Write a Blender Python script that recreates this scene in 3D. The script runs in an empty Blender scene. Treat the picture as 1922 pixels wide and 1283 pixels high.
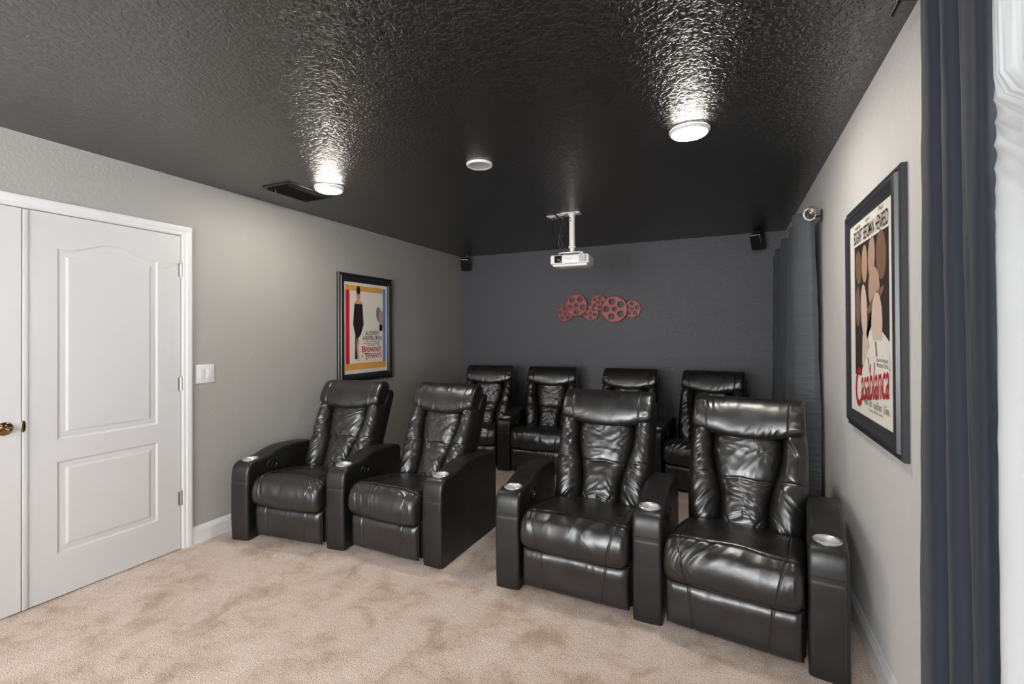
import bpy, bmesh, math
import numpy as np
from mathutils import Vector, Matrix
PI = math.pi
R = math.radians
S = bpy.context.scene
COL = S.collection

# ------------------------------------------------------------------ camera, world, exposure
XL, XR, YB, YF, H = -3.272, 0.553, 5.534, -2.6, 2.44      # room shell, camera at x=0 y=0
cam = bpy.data.cameras.new('camera'); camo = bpy.data.objects.new('camera', cam); COL.objects.link(camo)
F, YAW, PITCH, ROLL, CY, CH = 887.0, 0.4275, 0.0063, -0.0052, 620.84, 1.400
dv = Vector((-math.sin(YAW)*math.cos(PITCH), math.cos(YAW)*math.cos(PITCH), math.sin(PITCH)))
rv0 = Vector((math.cos(YAW), math.sin(YAW), 0)); uv0 = rv0.cross(dv)
rv = rv0*math.cos(ROLL)+uv0*math.sin(ROLL); uv = -rv0*math.sin(ROLL)+uv0*math.cos(ROLL)
M = Matrix((rv, uv, -dv)).transposed().to_4x4(); M.translation = (0, 0, CH)
camo.matrix_world = M
cam.sensor_width = 36; cam.lens = F/1922*36; cam.shift_y = -(641.5-CY)/1922
cam.clip_start = 0.03
S.camera = camo
S.view_settings.view_transform = 'Standard'; S.view_settings.look = 'None'
S.view_settings.gamma = 1; S.view_settings.use_curve_mapping = False
S.view_settings.exposure = 1.50
LAMP_W = 72.0           # emission strength of the ceiling lamps
w = bpy.data.worlds.new('daylight'); S.world = w; w.use_nodes = True
nt = w.node_tree; bg = nt.nodes['Background']
bg.inputs[0].default_value = (0.80, 0.88, 1.0, 1); bg.inputs[1].default_value = 2.5

def area(name, loc, rot, sx, sy, power, col):
    l = bpy.data.lights.new(name, 'AREA'); l.shape = 'RECTANGLE'; l.size = sx; l.size_y = sy; l.energy = power; l.color = col
    o = bpy.data.objects.new(name, l); COL.objects.link(o); o.location = loc; o.rotation_euler = rot; return o
# soft fill through an invented window behind the camera; daylight of the near window
area('rear_fill_light', (-1.35, YF-.02, 1.45), (-PI/2+.0, 0, 0), 2.7, 1.5, 62, (0.99, 0.985, 0.97)).rotation_euler = (PI/2, 0, 0)
area('daylight_side_window', (XR+.45, -.10, 1.15), (0, R(115), 0), 1.8, 2.8, 110, (0.94, 0.97, 1.0))

# ------------------------------------------------------------------ materials
def mat(name, col, rough=0.5, metal=0.0, spec=0.5, **kw):
    m = bpy.data.materials.new(name); m.use_nodes = True
    b = m.node_tree.nodes['Principled BSDF']
    b.inputs['Base Color'].default_value = (*col, 1); b.inputs['Roughness'].default_value = rough
    b.inputs['Metallic'].default_value = metal; b.inputs['Specular IOR Level'].default_value = spec
    for k, v in kw.items(): b.inputs[k].default_value = v
    return m
def coords(m, scale=(1, 1, 1), rot=(0, 0, 0)):
    n = m.node_tree.nodes; l = m.node_tree.links
    tc = n.new('ShaderNodeTexCoord'); mp = n.new('ShaderNodeMapping')
    mp.inputs['Scale'].default_value = scale; mp.inputs['Rotation'].default_value = rot
    l.new(tc.outputs['Object'], mp.inputs[0]); return mp.outputs[0]
def noise(m, vec, scale, detail=2, rough=0.5, dist=0.0):
    n = m.node_tree.nodes.new('ShaderNodeTexNoise'); m.node_tree.links.new(vec, n.inputs['Vector'])
    n.inputs['Scale'].default_value = scale; n.inputs['Detail'].default_value = detail
    n.inputs['Roughness'].default_value = rough; n.inputs['Distortion'].default_value = dist
    return n.outputs['Fac']
def ramp(m, fac, stops):
    r = m.node_tree.nodes.new('ShaderNodeValToRGB'); m.node_tree.links.new(fac, r.inputs[0])
    el = r.color_ramp.elements
    while len(el) < len(stops): el.new(0.5)
    for e, (p, c) in zip(el, stops): e.position = p; e.color = (*c, 1) if len(c) == 3 else c
    return r.outputs[0]
def bump(m, h, strength, dist, prev=None):
    b = m.node_tree.nodes.new('ShaderNodeBump'); b.inputs['Strength'].default_value = strength
    b.inputs['Distance'].default_value = dist; m.node_tree.links.new(h, b.inputs['Height'])
    if prev is not None: m.node_tree.links.new(prev, b.inputs['Normal'])
    return b.outputs[0]
def setn(m, nrm): m.node_tree.links.new(nrm, m.node_tree.nodes['Principled BSDF'].inputs['Normal'])
def setc(m, c, inp='Base Color'): m.node_tree.links.new(c, m.node_tree.nodes['Principled BSDF'].inputs[inp])
def g3(v): return (v, v, v)

def wall_mat(name, col, rough, st=0.35, spec=0.5, dist=0.004, sc=55):
    m = mat(name, col, rough, spec=spec); v = coords(m)
    a = ramp(m, noise(m, v, sc, 3, 0.55, 0.4), [(0.42, g3(0)), (0.62, g3(1))])
    n = bump(m, a, st, dist)
    setn(m, bump(m, noise(m, v, 260, 2), 0.15, 0.001, n))
    return m
M_LEFT = wall_mat('grey_wall_paint', (0.300, 0.290, 0.268), 0.55, st=0.16)
M_RIGHT = wall_mat('right_wall_grey', (0.58, 0.57, 0.555), 0.55, st=0.2)  # right wall given a paler grey than the left
M_BACK = wall_mat('charcoal_wall_paint', (0.066, 0.064, 0.071), 0.44, st=0.4, dist=0.005, sc=75)
M_CEIL = mat('black_knockdown_ceiling_paint', (0.0032, 0.0032, 0.0032), 0.30, spec=1.0, IOR=1.85)
v = coords(M_CEIL)
_a = ramp(M_CEIL, noise(M_CEIL, v, 46, 3, 0.5, 0.9), [(0.44, g3(0)), (0.52, g3(.7)), (0.66, g3(1))])
setn(M_CEIL, bump(M_CEIL, _a, 0.42, 0.006))
M_WHITE = mat('white_trim_paint', (0.58, 0.575, 0.57), 0.38)
M_DOOR = mat('white_door_paint', (0.50, 0.495, 0.49), 0.42)
v = coords(M_DOOR, (30, 30, 1.2)); setn(M_DOOR, bump(M_DOOR, noise(M_DOOR, v, 8, 3, 0.6), 0.10, 0.002))

M_CARPET = mat('beige_carpet', (0.4, 0.3, 0.24), 0.95, spec=0.1)
v = coords(M_CARPET)
big = noise(M_CARPET, v, 4.5, 6, 0.68, 0.3)
base = ramp(M_CARPET, big, [(0.34, (0.46, 0.345, 0.270)), (0.50, (0.635, 0.52, 0.445)), (0.66, (0.70, 0.59, 0.515))])
fine = noise(M_CARPET, v, 210, 2, 0.6)
spk = ramp(M_CARPET, fine, [(0.36, (0.46, 0.43, 0.41)), (0.50, g3(0.95)), (0.66, g3(1.2))])
mx = M_CARPET.node_tree.nodes.new('ShaderNodeMix'); mx.data_type = 'RGBA'; mx.blend_type = 'MULTIPLY'
mx.inputs[0].default_value = 1
M_CARPET.node_tree.links.new(base, mx.inputs[6]); M_CARPET.node_tree.links.new(spk, mx.inputs[7])
setc(M_CARPET, mx.outputs[2])
n1 = bump(M_CARPET, fine, 0.9, 0.006); setn(M_CARPET, bump(M_CARPET, noise(M_CARPET, v, 28, 3), 0.5, 0.008, n1))

def leather(name, col, rough, st=1.0, spec=0.8):
    m = mat(name, col, rough, spec=spec); v = coords(m)
    vo = m.node_tree.nodes.new('ShaderNodeTexVoronoi'); vo.inputs['Scale'].default_value = 330
    m.node_tree.links.new(v, vo.inputs['Vector'])
    n = bump(m, vo.outputs['Distance'], 0.10*st, 0.0015)
    n = bump(m, noise(m, v, 16, 2, 0.5, 0.3), 0.12*st, 0.010, n)
    setn(m, n)
    setc(m, ramp(m, noise(m, v, 9, 3), [(0.3, g3(rough-0.05)), (0.7, g3(rough+0.09))]), 'Roughness')
    return m
M_LEA = leather('black_leather', (0.0095, 0.0092, 0.0088), 0.30)
M_LEA2 = leather('black_leather_sides', (0.009, 0.009, 0.0086), 0.40, 0.5, 0.5)
M_BLK = mat('black_plastic', (0.010, 0.010, 0.010), 0.35)
M_MATB = mat('matte_black', (0.006, 0.006, 0.006), 0.8, spec=0.2)
M_CUP = mat('satin_aluminium', (0.72, 0.72, 0.72), 0.30, 0.85)
M_CUPIN = mat('satin_aluminium_inside', (0.60, 0.60, 0.60), 0.45, 0.4)
M_STITCH = mat('grey_stitching', (0.05, 0.05, 0.05), 0.6)
M_FRAME = mat('black_frame_lacquer', (0.016, 0.016, 0.017), 0.30)
M_FRAME2 = mat('charcoal_frame_lacquer', (0.030, 0.031, 0.036), 0.33)
v = coords(M_FRAME2, (6, 60, 60)); setn(M_FRAME2, bump(M_FRAME2, noise(M_FRAME2, v, 4, 3), 0.15, 0.002))
M_GLASSY = dict(rough=0.35)
M_PROJ = mat('white_projector_plastic', (0.74, 0.73, 0.71), 0.42)
M_NICK = mat('satin_nickel', (0.50, 0.48, 0.45), 0.32, 1.0)
M_BRASS = mat('antique_brass', (0.30, 0.19, 0.10), 0.18, 1.0)
M_RED = mat('distressed_red_paint', (0.36, 0.045, 0.035), 0.42)
v = coords(M_RED); setc(M_RED, ramp(M_RED, noise(M_RED, v, 60, 4, 0.7), [(0.38, (0.13, 0.02, 0.014)), (0.52, (0.32, 0.036, 0.026)), (0.72, (0.46, 0.09, 0.06))]))
setn(M_RED, bump(M_RED, noise(M_RED, v, 160, 3), 0.5, 0.002))
M_REDD = mat('dark_red_paint', (0.12, 0.02, 0.015), 0.5)
M_LENS = mat('lens_glass', (0.004, 0.004, 0.008), 0.05)
M_COVER = mat('white_cover_plastic', (0.62, 0.61, 0.60), 0.45)
M_COVER2 = mat('grey_white_cover_plastic', (0.44, 0.43, 0.42), 0.5)

def cloth(name, col, rough=0.75, crease=0.5):
    m = mat(name, col, rough, spec=0.3); m.node_tree.nodes['Principled BSDF'].inputs['Sheen Weight'].default_value = 0.06
    v = coords(m, (2.0, 2.0, 11)); n = bump(m, noise(m, v, 2.2, 3, 0.55, 0.8), crease, 0.012)
    v2 = coords(m, (500, 500, 500)); n = bump(m, noise(m, v2, 1, 1), 0.15, 0.001, n)
    setn(m, n); return m
M_CURT = cloth('navy_charcoal_curtain', (0.017, 0.021, 0.029), 0.8, 0.12)
M_CURT2 = cloth('charcoal_curtain', (0.055, 0.060, 0.066), 0.62, 0.7)
M_SHEER = mat('white_sheer_cloth', (0.60, 0.62, 0.63), 0.9, spec=0.1)
_n = M_SHEER.node_tree.nodes; _l = M_SHEER.node_tree.links
_t = _n.new('ShaderNodeBsdfTranslucent'); _t.inputs[0].default_value = (0.20, 0.21, 0.22, 1)
_mx = _n.new('ShaderNodeMixShader'); _mx.inputs[0].default_value = 0.30
_l.new(_n['Principled BSDF'].outputs[0], _mx.inputs[1]); _l.new(_t.outputs[0], _mx.inputs[2])
_tr = _n.new('ShaderNodeBsdfTransparent'); _m2 = _n.new('ShaderNodeMixShader'); _m2.inputs[0].default_value = 0.015
_l.new(_mx.outputs[0], _m2.inputs[1]); _l.new(_tr.outputs[0], _m2.inputs[2]); _l.new(_m2.outputs[0], _n['Material Output'].inputs[0])
M_BLIND = mat('cream_blind_slat', (0.80, 0.77, 0.70), 0.5)

def emis(name, col, s):
    m = bpy.data.materials.new(name); m.use_nodes = True; n = m.node_tree.nodes; n.remove(n['Principled BSDF'])
    e = n.new('ShaderNodeEmission'); e.inputs[0].default_value = (*col, 1); e.inputs[1].default_value = s
    m.node_tree.links.new(e.outputs[0], n['Material Output'].inputs[0]); return m
M_LAMP = emis('lit_lamp_diffuser', (1.0, 0.93, 0.84), LAMP_W)
M_LED = emis('blue_status_light', (0.3, 0.4, 1.0), 3.0)
def flat(name, col, rough=0.35): return mat(name, col, rough, spec=0.35)
P = dict(cream=flat('print_cream', (0.70, 0.65, 0.57)), cream2=flat('print_ivory', (0.74, 0.72, 0.65)), orange=flat('print_orange', (0.66, 0.33, 0.075)),
         red=flat('print_red', (0.56, 0.018, 0.035)), blue=flat('print_blue', (0.11, 0.235, 0.47)), black=flat('print_black', (0.022, 0.016, 0.014)),
         skin=flat('print_peach', (0.60, 0.30, 0.19)), grey=flat('print_grey', (0.22, 0.20, 0.21)), brown=flat('print_brown', (0.20, 0.115, 0.075)),
         tan=flat('print_tan', (0.44, 0.29, 0.21)), dred=flat('print_crimson', (0.42, 0.022, 0.022)), dark=flat('print_dark_brown', (0.035, 0.027, 0.024)),
         pale=flat('print_pale_tan', (0.62, 0.48, 0.39)))

# ------------------------------------------------------------------ object helpers
def tag(o, label=None, cat=None, group=None, kind=None):
    if label: o['label'] = label
    if cat: o['category'] = cat
    if group: o['group'] = group
    if kind: o['kind'] = kind
    return o
def empty(name, loc=(0, 0, 0), rz=0, **k):
    o = bpy.data.objects.new(name, None); o.empty_display_size = 0.1; COL.objects.link(o)
    o.location = loc; o.rotation_euler = (0, 0, rz); return tag(o, **k)
def link(name, me, mats, parent=None, loc=None, rz=None, smooth=False):
    if not isinstance(mats, (list, tuple)): mats = [mats]
    if len(me.materials) == 0:
        for m in mats: me.materials.append(m)
    o = bpy.data.objects.new(name, me); COL.objects.link(o)
    if parent: o.parent = parent
    if loc is not None: o.location = loc
    if rz is not None: o.rotation_euler = (0, 0, rz)
    return o
def finish(bm, smooth=False, angle=None):
    bmesh.ops.recalc_face_normals(bm, faces=bm.faces)
    me = bpy.data.meshes.new('mesh')
    if smooth:
        for f in bm.faces: f.smooth = True
        if angle:
            for e in bm.edges:
                if len(e.link_faces) == 2 and e.calc_face_angle(0) > angle: e.smooth = False
    bm.to_mesh(me); bm.free(); return me
def box(bm, x0, x1, y0, y1, z0, z1, bev=0, mi=0, rot=None, seg=2):
    r = bmesh.ops.create_cube(bm, size=1)
    vs = r['verts']
    for v_ in vs: v_.co = Vector((x0+(v_.co.x+.5)*(x1-x0), y0+(v_.co.y+.5)*(y1-y0), z0+(v_.co.z+.5)*(z1-z0)))
    fs = list({f for v_ in vs for f in v_.link_faces})
    for f in fs: f.material_index = mi
    if bev:
        es = list({e for v_ in vs for e in v_.link_edges})
        r2 = bmesh.ops.bevel(bm, geom=es, offset=bev, segments=seg, affect='EDGES', profile=0.5)
        vs = list({v_ for f in r2['faces'] for v_ in f.verts} | {v_ for v_ in vs if v_.is_valid})
        for f in r2['faces']: f.material_index = mi
    if rot is not None: bmesh.ops.transform(bm, matrix=rot, verts=vs)
    return vs
def boxobj(name, dims, m, parent=None, bev=0, **k):
    bm = bmesh.new(); box(bm, *dims, bev=bev); return link(name, finish(bm, bool(bev), R(40) if bev else None), m, parent, **k)
def lathe(bm, prof, n=32, mat4=None, mi=0):
    rings = []
    for r_, z_ in prof:
        if r_ < 1e-6: rings.append([bm.verts.new((0, 0, z_))])
        else: rings.append([bm.verts.new((r_*math.cos(2*PI*i/n), r_*math.sin(2*PI*i/n), z_)) for i in range(n)])
    for a, b in zip(rings, rings[1:]):
        for i in range(n):
            j = (i+1) % n
            if len(a) == 1 and len(b) > 1: f = bm.faces.new((a[0], b[i], b[j]))
            elif len(b) == 1 and len(a) > 1: f = bm.faces.new((a[i], b[0], a[j]))
            elif len(a) > 1: f = bm.faces.new((a[i], b[i], b[j], a[j]))
            else: continue
            f.material_index = mi
    vs = [x for q in rings for x in q]
    if mat4 is not None: bmesh.ops.transform(bm, matrix=mat4, verts=vs)
    return vs
def tube(bm, pts, r, n=8, closed=False, mi=0):
    pts = [Vector(p) for p in pts]; rings = []
    L = len(pts)
    for i, p in enumerate(pts):
        if closed: t = pts[(i+1) % L]-pts[i-1]
        else: t = pts[min(i+1, L-1)]-pts[max(i-1, 0)]
        t.normalize(); a = Vector((0, 0, 1)) if abs(t.z) < .9 else Vector((1, 0, 0))
        u_ = t.cross(a).normalized(); v_ = t.cross(u_)
        rings.append([bm.verts.new(p+(u_*math.cos(2*PI*k/n)+v_*math.sin(2*PI*k/n))*r) for k in range(n)])
    for i in range(L if closed else L-1):
        a, b = rings[i], rings[(i+1) % L]
        for k in range(n):
            f = bm.faces.new((a[k], a[(k+1) % n], b[(k+1) % n], b[k])); f.material_index = mi
    if not closed: bm.faces.new(rings[0]); bm.faces.new(rings[-1][::-1])
def grid_mesh(X, Y, Z, closed_u=False, extra=None):
    """vertex grid [nv][nu] -> mesh (smooth)"""
    nv, nu = X.shape
    co = np.stack([X, Y, Z], -1).reshape(-1, 3)
    idx = np.arange(nv*nu).reshape(nv, nu)
    a = idx[:-1, :-1].ravel(); b = idx[:-1, 1:].ravel(); c = idx[1:, 1:].ravel(); d = idx[1:, :-1].ravel()
    faces = np.stack([a, b, c, d], -1).tolist()
    if extra: faces += extra(idx)
    me = bpy.data.meshes.new('mesh'); me.from_pydata(co.tolist(), [], faces)
    me.polygons.foreach_set('use_smooth', [True]*len(me.polygons)); me.update(); return me
# vectorised value noise
def vnoise(x, y, seed=0):
    xi = np.floor(x).astype(np.int64); yi = np.floor(y).astype(np.int64); fx = x-xi; fy = y-yi
    fx = fx*fx*(3-2*fx); fy = fy*fy*(3-2*fy)
    def h(a, b):
        n = (a*374761393+b*668265263+seed*974634777) & 0x7fffffff
        n = ((n ^ (n >> 13))*1274126177) & 0x7fffffff
        return ((n ^ (n >> 16)) & 0xffff)/65535.0*2-1
    return (h(xi, yi)*(1-fx)+h(xi+1, yi)*fx)*(1-fy)+(h(xi, yi+1)*(1-fx)+h(xi+1, yi+1)*fx)*fy
def ridge(x, y, seed): return 1-np.abs(vnoise(x, y, seed))*2
def soft(x, y, seed):
    a = vnoise(x, y, seed); return 0.75-np.sqrt(a*a+0.03)*1.5
def sst(a, b, t): t = np.clip((t-a)/(b-a), 0, 1); return t*t*(3-2*t)
def catmull(pts, n):
    pts = [np.array(p, float) for p in pts]; P_ = [2*pts[0]-pts[1]]+pts+[2*pts[-1]-pts[-2]]; out = []
    for i in range(1, len(P_)-2):
        a, b, c, d = P_[i-1:i+3]
        for t in np.linspace(0, 1, n, endpoint=False):
            out.append(.5*((2*b)+(-a+c)*t+(2*a-5*b+4*c-d)*t*t+(-a+3*b-3*c+d)*t**3))
    out.append(pts[-1]); return np.array(out)

# ------------------------------------------------------------------ the room
T = 0.15
def structbox(name, dims, m, parts=None):
    bm = bmesh.new()
    for d_ in (parts or [dims]): box(bm, *d_)
    o = link(name, finish(bm), m); o['kind'] = 'structure'; return o
structbox('floor', (XL-T, XR+T, YF-T, YB+T, -0.1, 0), M_CARPET)
structbox('ceiling', (XL-T, XR+T, YF-T, YB+T, H, H+0.1), M_CEIL)
structbox('wall_back', (XL-T, XR+T, YB, YB+T, 0, H), M_BACK)
FX0, FX1, FZ0, FZ1 = -2.72, 0.02, .68, 2.22
structbox('wall_front', None, M_LEFT, [(XL-T, FX0, YF-T, YF, 0, H), (FX1, XR+T, YF-T, YF, 0, H), (FX0, FX1, YF-T, YF, 0, FZ0), (FX0, FX1, YF-T, YF, FZ1, H)])
structbox('added_window', None, M_WHITE, [(FX0, FX0+.05, YF-.1, YF-.05, FZ0, FZ1), (FX1-.05, FX1, YF-.1, YF-.05, FZ0, FZ1), (FX0, FX1, YF-.1, YF-.05, FZ0, FZ0+.05), (FX0, FX1, YF-.1, YF-.05, FZ1-.05, FZ1)])  # invented window, never in view, added to carry the rear fill
# left wall with the double-door opening y .385..1.925, z 0..2.06
DY0, DY1, DZ = 0.375, 1.935, 2.065
structbox('wall_left', None, M_LEFT, [(XL-T, XL, YF, DY0, 0, H), (XL-T, XL, DY1, YB, 0, H), (XL-T, XL, DY0, DY1, DZ, H), (XL-T, XL-T+.02, DY0, DY1, 0, DZ)])
# right wall with the near window y .15..1.42, z .85..2.1
WY0, WY1, WZ0, WZ1 = -1.50, 1.47, 0.25, 2.14
structbox('wall_right', None, M_RIGHT, [(XR, XR+T, YF, WY0, 0, H), (XR, XR+T, WY1, YB, 0, H), (XR, XR+T, WY0, WY1, 0, WZ0), (XR, XR+T, WY0, WY1, WZ1, H)])

def baseboard(name, p0, p1, nrm, h=0.115):
    """p0->p1 along the wall at floor level, nrm points into the room"""
    prof = [(0, 0), (0.014, 0), (0.014, h*0.74), (0.011, h*0.78), (0.011, h*0.84), (0.007, h*0.90), (0.006, h*0.97), (0.003, h), (0, h)]
    bm = bmesh.new(); rows = []
    for p in (p0, p1): rows.append([bm.verts.new((p[0]+nrm[0]*a, p[1]+nrm[1]*a, b)) for a, b in prof])
    n = len(prof)
    for i in range(n): bm.faces.new((rows[0][i], rows[0][(i+1) % n], rows[1][(i+1) % n], rows[1][i]))
    bm.faces.new(rows[0][::-1]); bm.faces.new(rows[1])
    o = link(name, finish(bm), M_WHITE); o['kind'] = 'structure'
baseboard('baseboard_left', (XL, 1.99), (XL, YB), (1, 0))
baseboard('baseboard_left.001', (XL, YF), (XL, 0.32), (1, 0))
baseboard('baseboard_right', (XR, YF), (XR, YB), (-1, 0), 0.125)
baseboard('baseboard_back', (XL+.014, YB), (XR-.014, YB), (0, -1))
baseboard('baseboard_front', (XL+.014, YF), (XR-.014, YF), (0, 1))

# door casing (local: x along wall = +Y world, front = +X world)
def casing():
    bm = bmesh.new(); wd = 0.057
    prof = [(0, 0), (0, 0.009), (0.008, 0.012), (0.02, 0.012), (0.028, 0.016), (0.046, 0.018), (0.057, 0.017), (0.057, 0)]  # (across from opening, out)
    y0, y1, zt = DY0-0.003+.01, DY1-.003, DZ-.003
    path = [((y0, 0), (-1, 0)), ((y0, zt), (-1, 1)), ((y1, zt), (1, 1)), ((y1, 0), (1, 0))]
    rows = [[bm.verts.new((XL+b, p[0]+d[0]*a, p[1]+d[1]*a)) for a, b in prof] for p, d in path]
    n = len(prof)
    for r0, r1 in zip(rows, rows[1:]):
        for i in range(n): bm.faces.new((r0[i], r0[(i+1) % n], r1[(i+1) % n], r1[i]))
    bm.faces.new(rows[0]); bm.faces.new(rows[-1][::-1])
    # jamb lining the opening
    box(bm, XL-0.11, XL, DY1-0.006, DY1+.004, 0, DZ); box(bm, XL-0.11, XL, DY0-.004, DY0+0.006, 0, DZ); box(bm, XL-0.11, XL, DY0, DY1, DZ-.006, DZ+.004)
    o = link('trim_1', finish(bm), M_WHITE); o['kind'] = 'structure'; return o
casing()

def arch_loop(x0, x1, z0, z1, rise, off):
    """closed outline, offset inwards by off; camel-back top"""
    pts = [(x0+off, z0+off), (x1-off, z0+off)]
    n = 20
    for i in range(n+1):
        t = i/n; x = x1-off+(x0-x1+2*off)*t
        tt = (x-x0)/(x1-x0); s = max(0., min(1., 1-abs(2*tt-1)/0.82)); s = s*s*(3-2*s)
        pts.append((x, z1-off+rise*s if rise else z1-off))
    return pts
def door_leaf(name, y0, y1, label_parts):
    """leaf fills y0..y1; front face at XL-0.004; built in world axes"""
    o_e = empty(name, (XL-0.002, y0, 0.006)); o_e['kind'] = 'structure'
    Wd, Hd, th = y1-y0, DZ-.006-0.006-.004, 0.035
    bm = bmesh.new()
    outer = [(0, 0), (Wd, 0), (Wd, Hd), (0, Hd)]
    def ring(pts, d): return [bm.verts.new((d, a, b)) for a, b in pts]
    def edges(r_): return [bm.edges.new((r_[i], r_[(i+1) % len(r_)])) for i in range(len(r_))]
    ro = ring(outer, 0); eo = edges(ro)
    m0 = 0.137; holes = []
    for (z0, z1, rise) in ((0.228, 0.722, 0), (0.838, 1.866, 0.055)):
        x0, x1 = m0, Wd-m0
        prev = ring(arch_loop(x0, x1, z0, z1, rise, 0), 0); holes += edges(prev)
        for off, d in ((0.005, -0.004), (0.012, -0.006), (0.022, -0.005), (0.036, -0.0045), (0.046, -0.001), (0.050, -0.0003)):
            cur = ring(arch_loop(x0, x1, z0, z1, rise, off), d)
            for i in range(len(cur)): bm.faces.new((prev[i], prev[(i+1) % len(cur)], cur[(i+1) % len(cur)], cur[i]))
            prev = cur
        bm.faces.new(prev)
    bmesh.ops.triangle_fill(bm, use_beauty=True, edges=eo+holes)
    rb = ring(outer, -th); bm.faces.new(rb)
    for i in range(4): bm.faces.new((ro[i], ro[(i+1) % 4], rb[(i+1) % 4], rb[i]))
    link('door_slab', finish(bm), M_DOOR, o_e)
    return o_e
d1 = door_leaf('door_1', 1.160, DY1-.010, None)
d2 = door_leaf('door_2', DY0+.010, 1.154, None)
# astragal strip on the right leaf
boxobj('astragal', (0, 0.006, -0.003, 0.019, 0.0, DZ-.02), M_DOOR, d1, bev=0.002)
def hinge(parent, y, z):
    bm = bmesh.new()
    for k in range(3): lathe(bm, [(0, 0), (0.0065, 0), (0.0065, 0.0285), (0, 0.0285)], 12, Matrix.Translation((0.006, y, z-0.044+k*0.0295)))
    box(bm, -0.001, 0.003, y-0.017, y+0.002, z-0.044, z+0.044)
    lathe(bm, [(0, 0), (0.004, 0), (0.005, .006), (0, 0.01)], 10, Matrix.Translation((0.006, y, z+0.044)))
    return link('hinge', finish(bm, True, R(40)), M_NICK, parent)
for z_ in (1.834, 1.084, 0.334): hinge(d1, DY1-.008-1.160, z_-.006)
hw = 0.0
bm = bmesh.new()   # door stop pin on the top hinge
tube(bm, [(0.008, DY1-1.172, 1.868), (0.035, DY1-1.195, 1.872), (0.05, DY1-1.215, 1.866)], 0.003, 8)
lathe(bm, [(0, 0), (0.008, 0), (0.008, .01), (0, .01)], 12, Matrix.Translation((0.05, DY1-1.215, 1.861)))
link('hinge_stop', finish(bm, True), M_WHITE, d1)
# lever on the left leaf
lev = empty('door_handle', (0, 1.092-DY0-.010, 0.935)); lev.parent = d2
bm = bmesh.new(); ry = Matrix.Rotation(PI/2, 4, 'Y')
lathe(bm, [(0, 0), (0.033, 0), (0.033, 0.004), (0.028, 0.009), (0.014, 0.012), (0.011, 0.045), (0, 0.045)], 32, ry)
link('rose', finish(bm, True, R(35)), M_BRASS, lev)
bm = bmesh.new()
pts = catmull([(0.045, 0.0, 0.0), (0.052, -0.02, 0.002), (0.052, -0.06, -0.004), (0.050, -0.10, 0.004), (0.048, -0.118, 0.002)], 6)
tube(bm, [tuple(p) for p in pts], 0.009, 12)
bmesh.ops.create_uvsphere(bm, u_segments=16, v_segments=10, radius=0.015, matrix=Matrix.Translation((0.046, 0, 0)))
link('lever', finish(bm, True), M_BRASS, lev)
bm = bmesh.new()  # round strike plate edge on the meeting stile
lathe(bm, [(0, 0), (0.030, 0), (0.030, 0.003), (0.024, 0.006), (0, 0.006)], 32, Matrix.Translation((0.0055, 0.001, 0.936)) @ Matrix.Diagonal((.35, .30, 1, 1)) @ ry)
link('strike_plate', finish(bm, True, R(35)), M_BRASS, d1)

# near window: frame, glass, blinds
win = empty('window_1', (XR, WY0, WZ0)); win['kind'] = 'structure'
Wy, Wz = WY1-WY0, WZ1-WZ0
bm = bmesh.new()
for d_ in ((.07, .12, 0, .05, 0, Wz), (.07, .12, Wy-.05, Wy, 0, Wz), (.07, .12, 0, Wy, 0, .05), (.07, .12, 0, Wy, Wz-.05, Wz), (.08, .11, 0, Wy, Wz/2-.02, Wz/2+.02)): box(bm, *d_)
link('window_frame', finish(bm), M_WHITE, win)
mg = mat('window_glass', (1, 1, 1), 0.0); mg.node_tree.nodes['Principled BSDF'].inputs['Transmission Weight'].default_value = 1
boxobj('pane', (.093, .097, .04, Wy-.04, .04, Wz-.04), mg, win)
boxobj('window_sill', (-.02, .07, -.02, Wy+.02, -.03, 0), M_WHITE, win, bev=.004)
blind = empty('window_blind', (XR, WY0, WZ0), label='cream horizontal slat blind in the window behind the near curtain, far right edge', cat='blind')
bmS = bmesh.new(); box(bmS, -.024, .024, 0.02, Wy-.02, -.0012, .0012)
meS = finish(bmS); meS.materials.append(M_BLIND)
zz = .04; first = True
while zz < Wz-.06:
    s_ = bpy.data.objects.new('slat', meS); COL.objects.link(s_); s_.parent = blind; s_.location = (.035, 0, zz); s_.rotation_euler = (0, R(28), 0); zz += .046
boxobj('headrail', (.012, .06, .015, Wy-.015, Wz-.05, Wz-.005), M_BLIND, blind)

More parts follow.
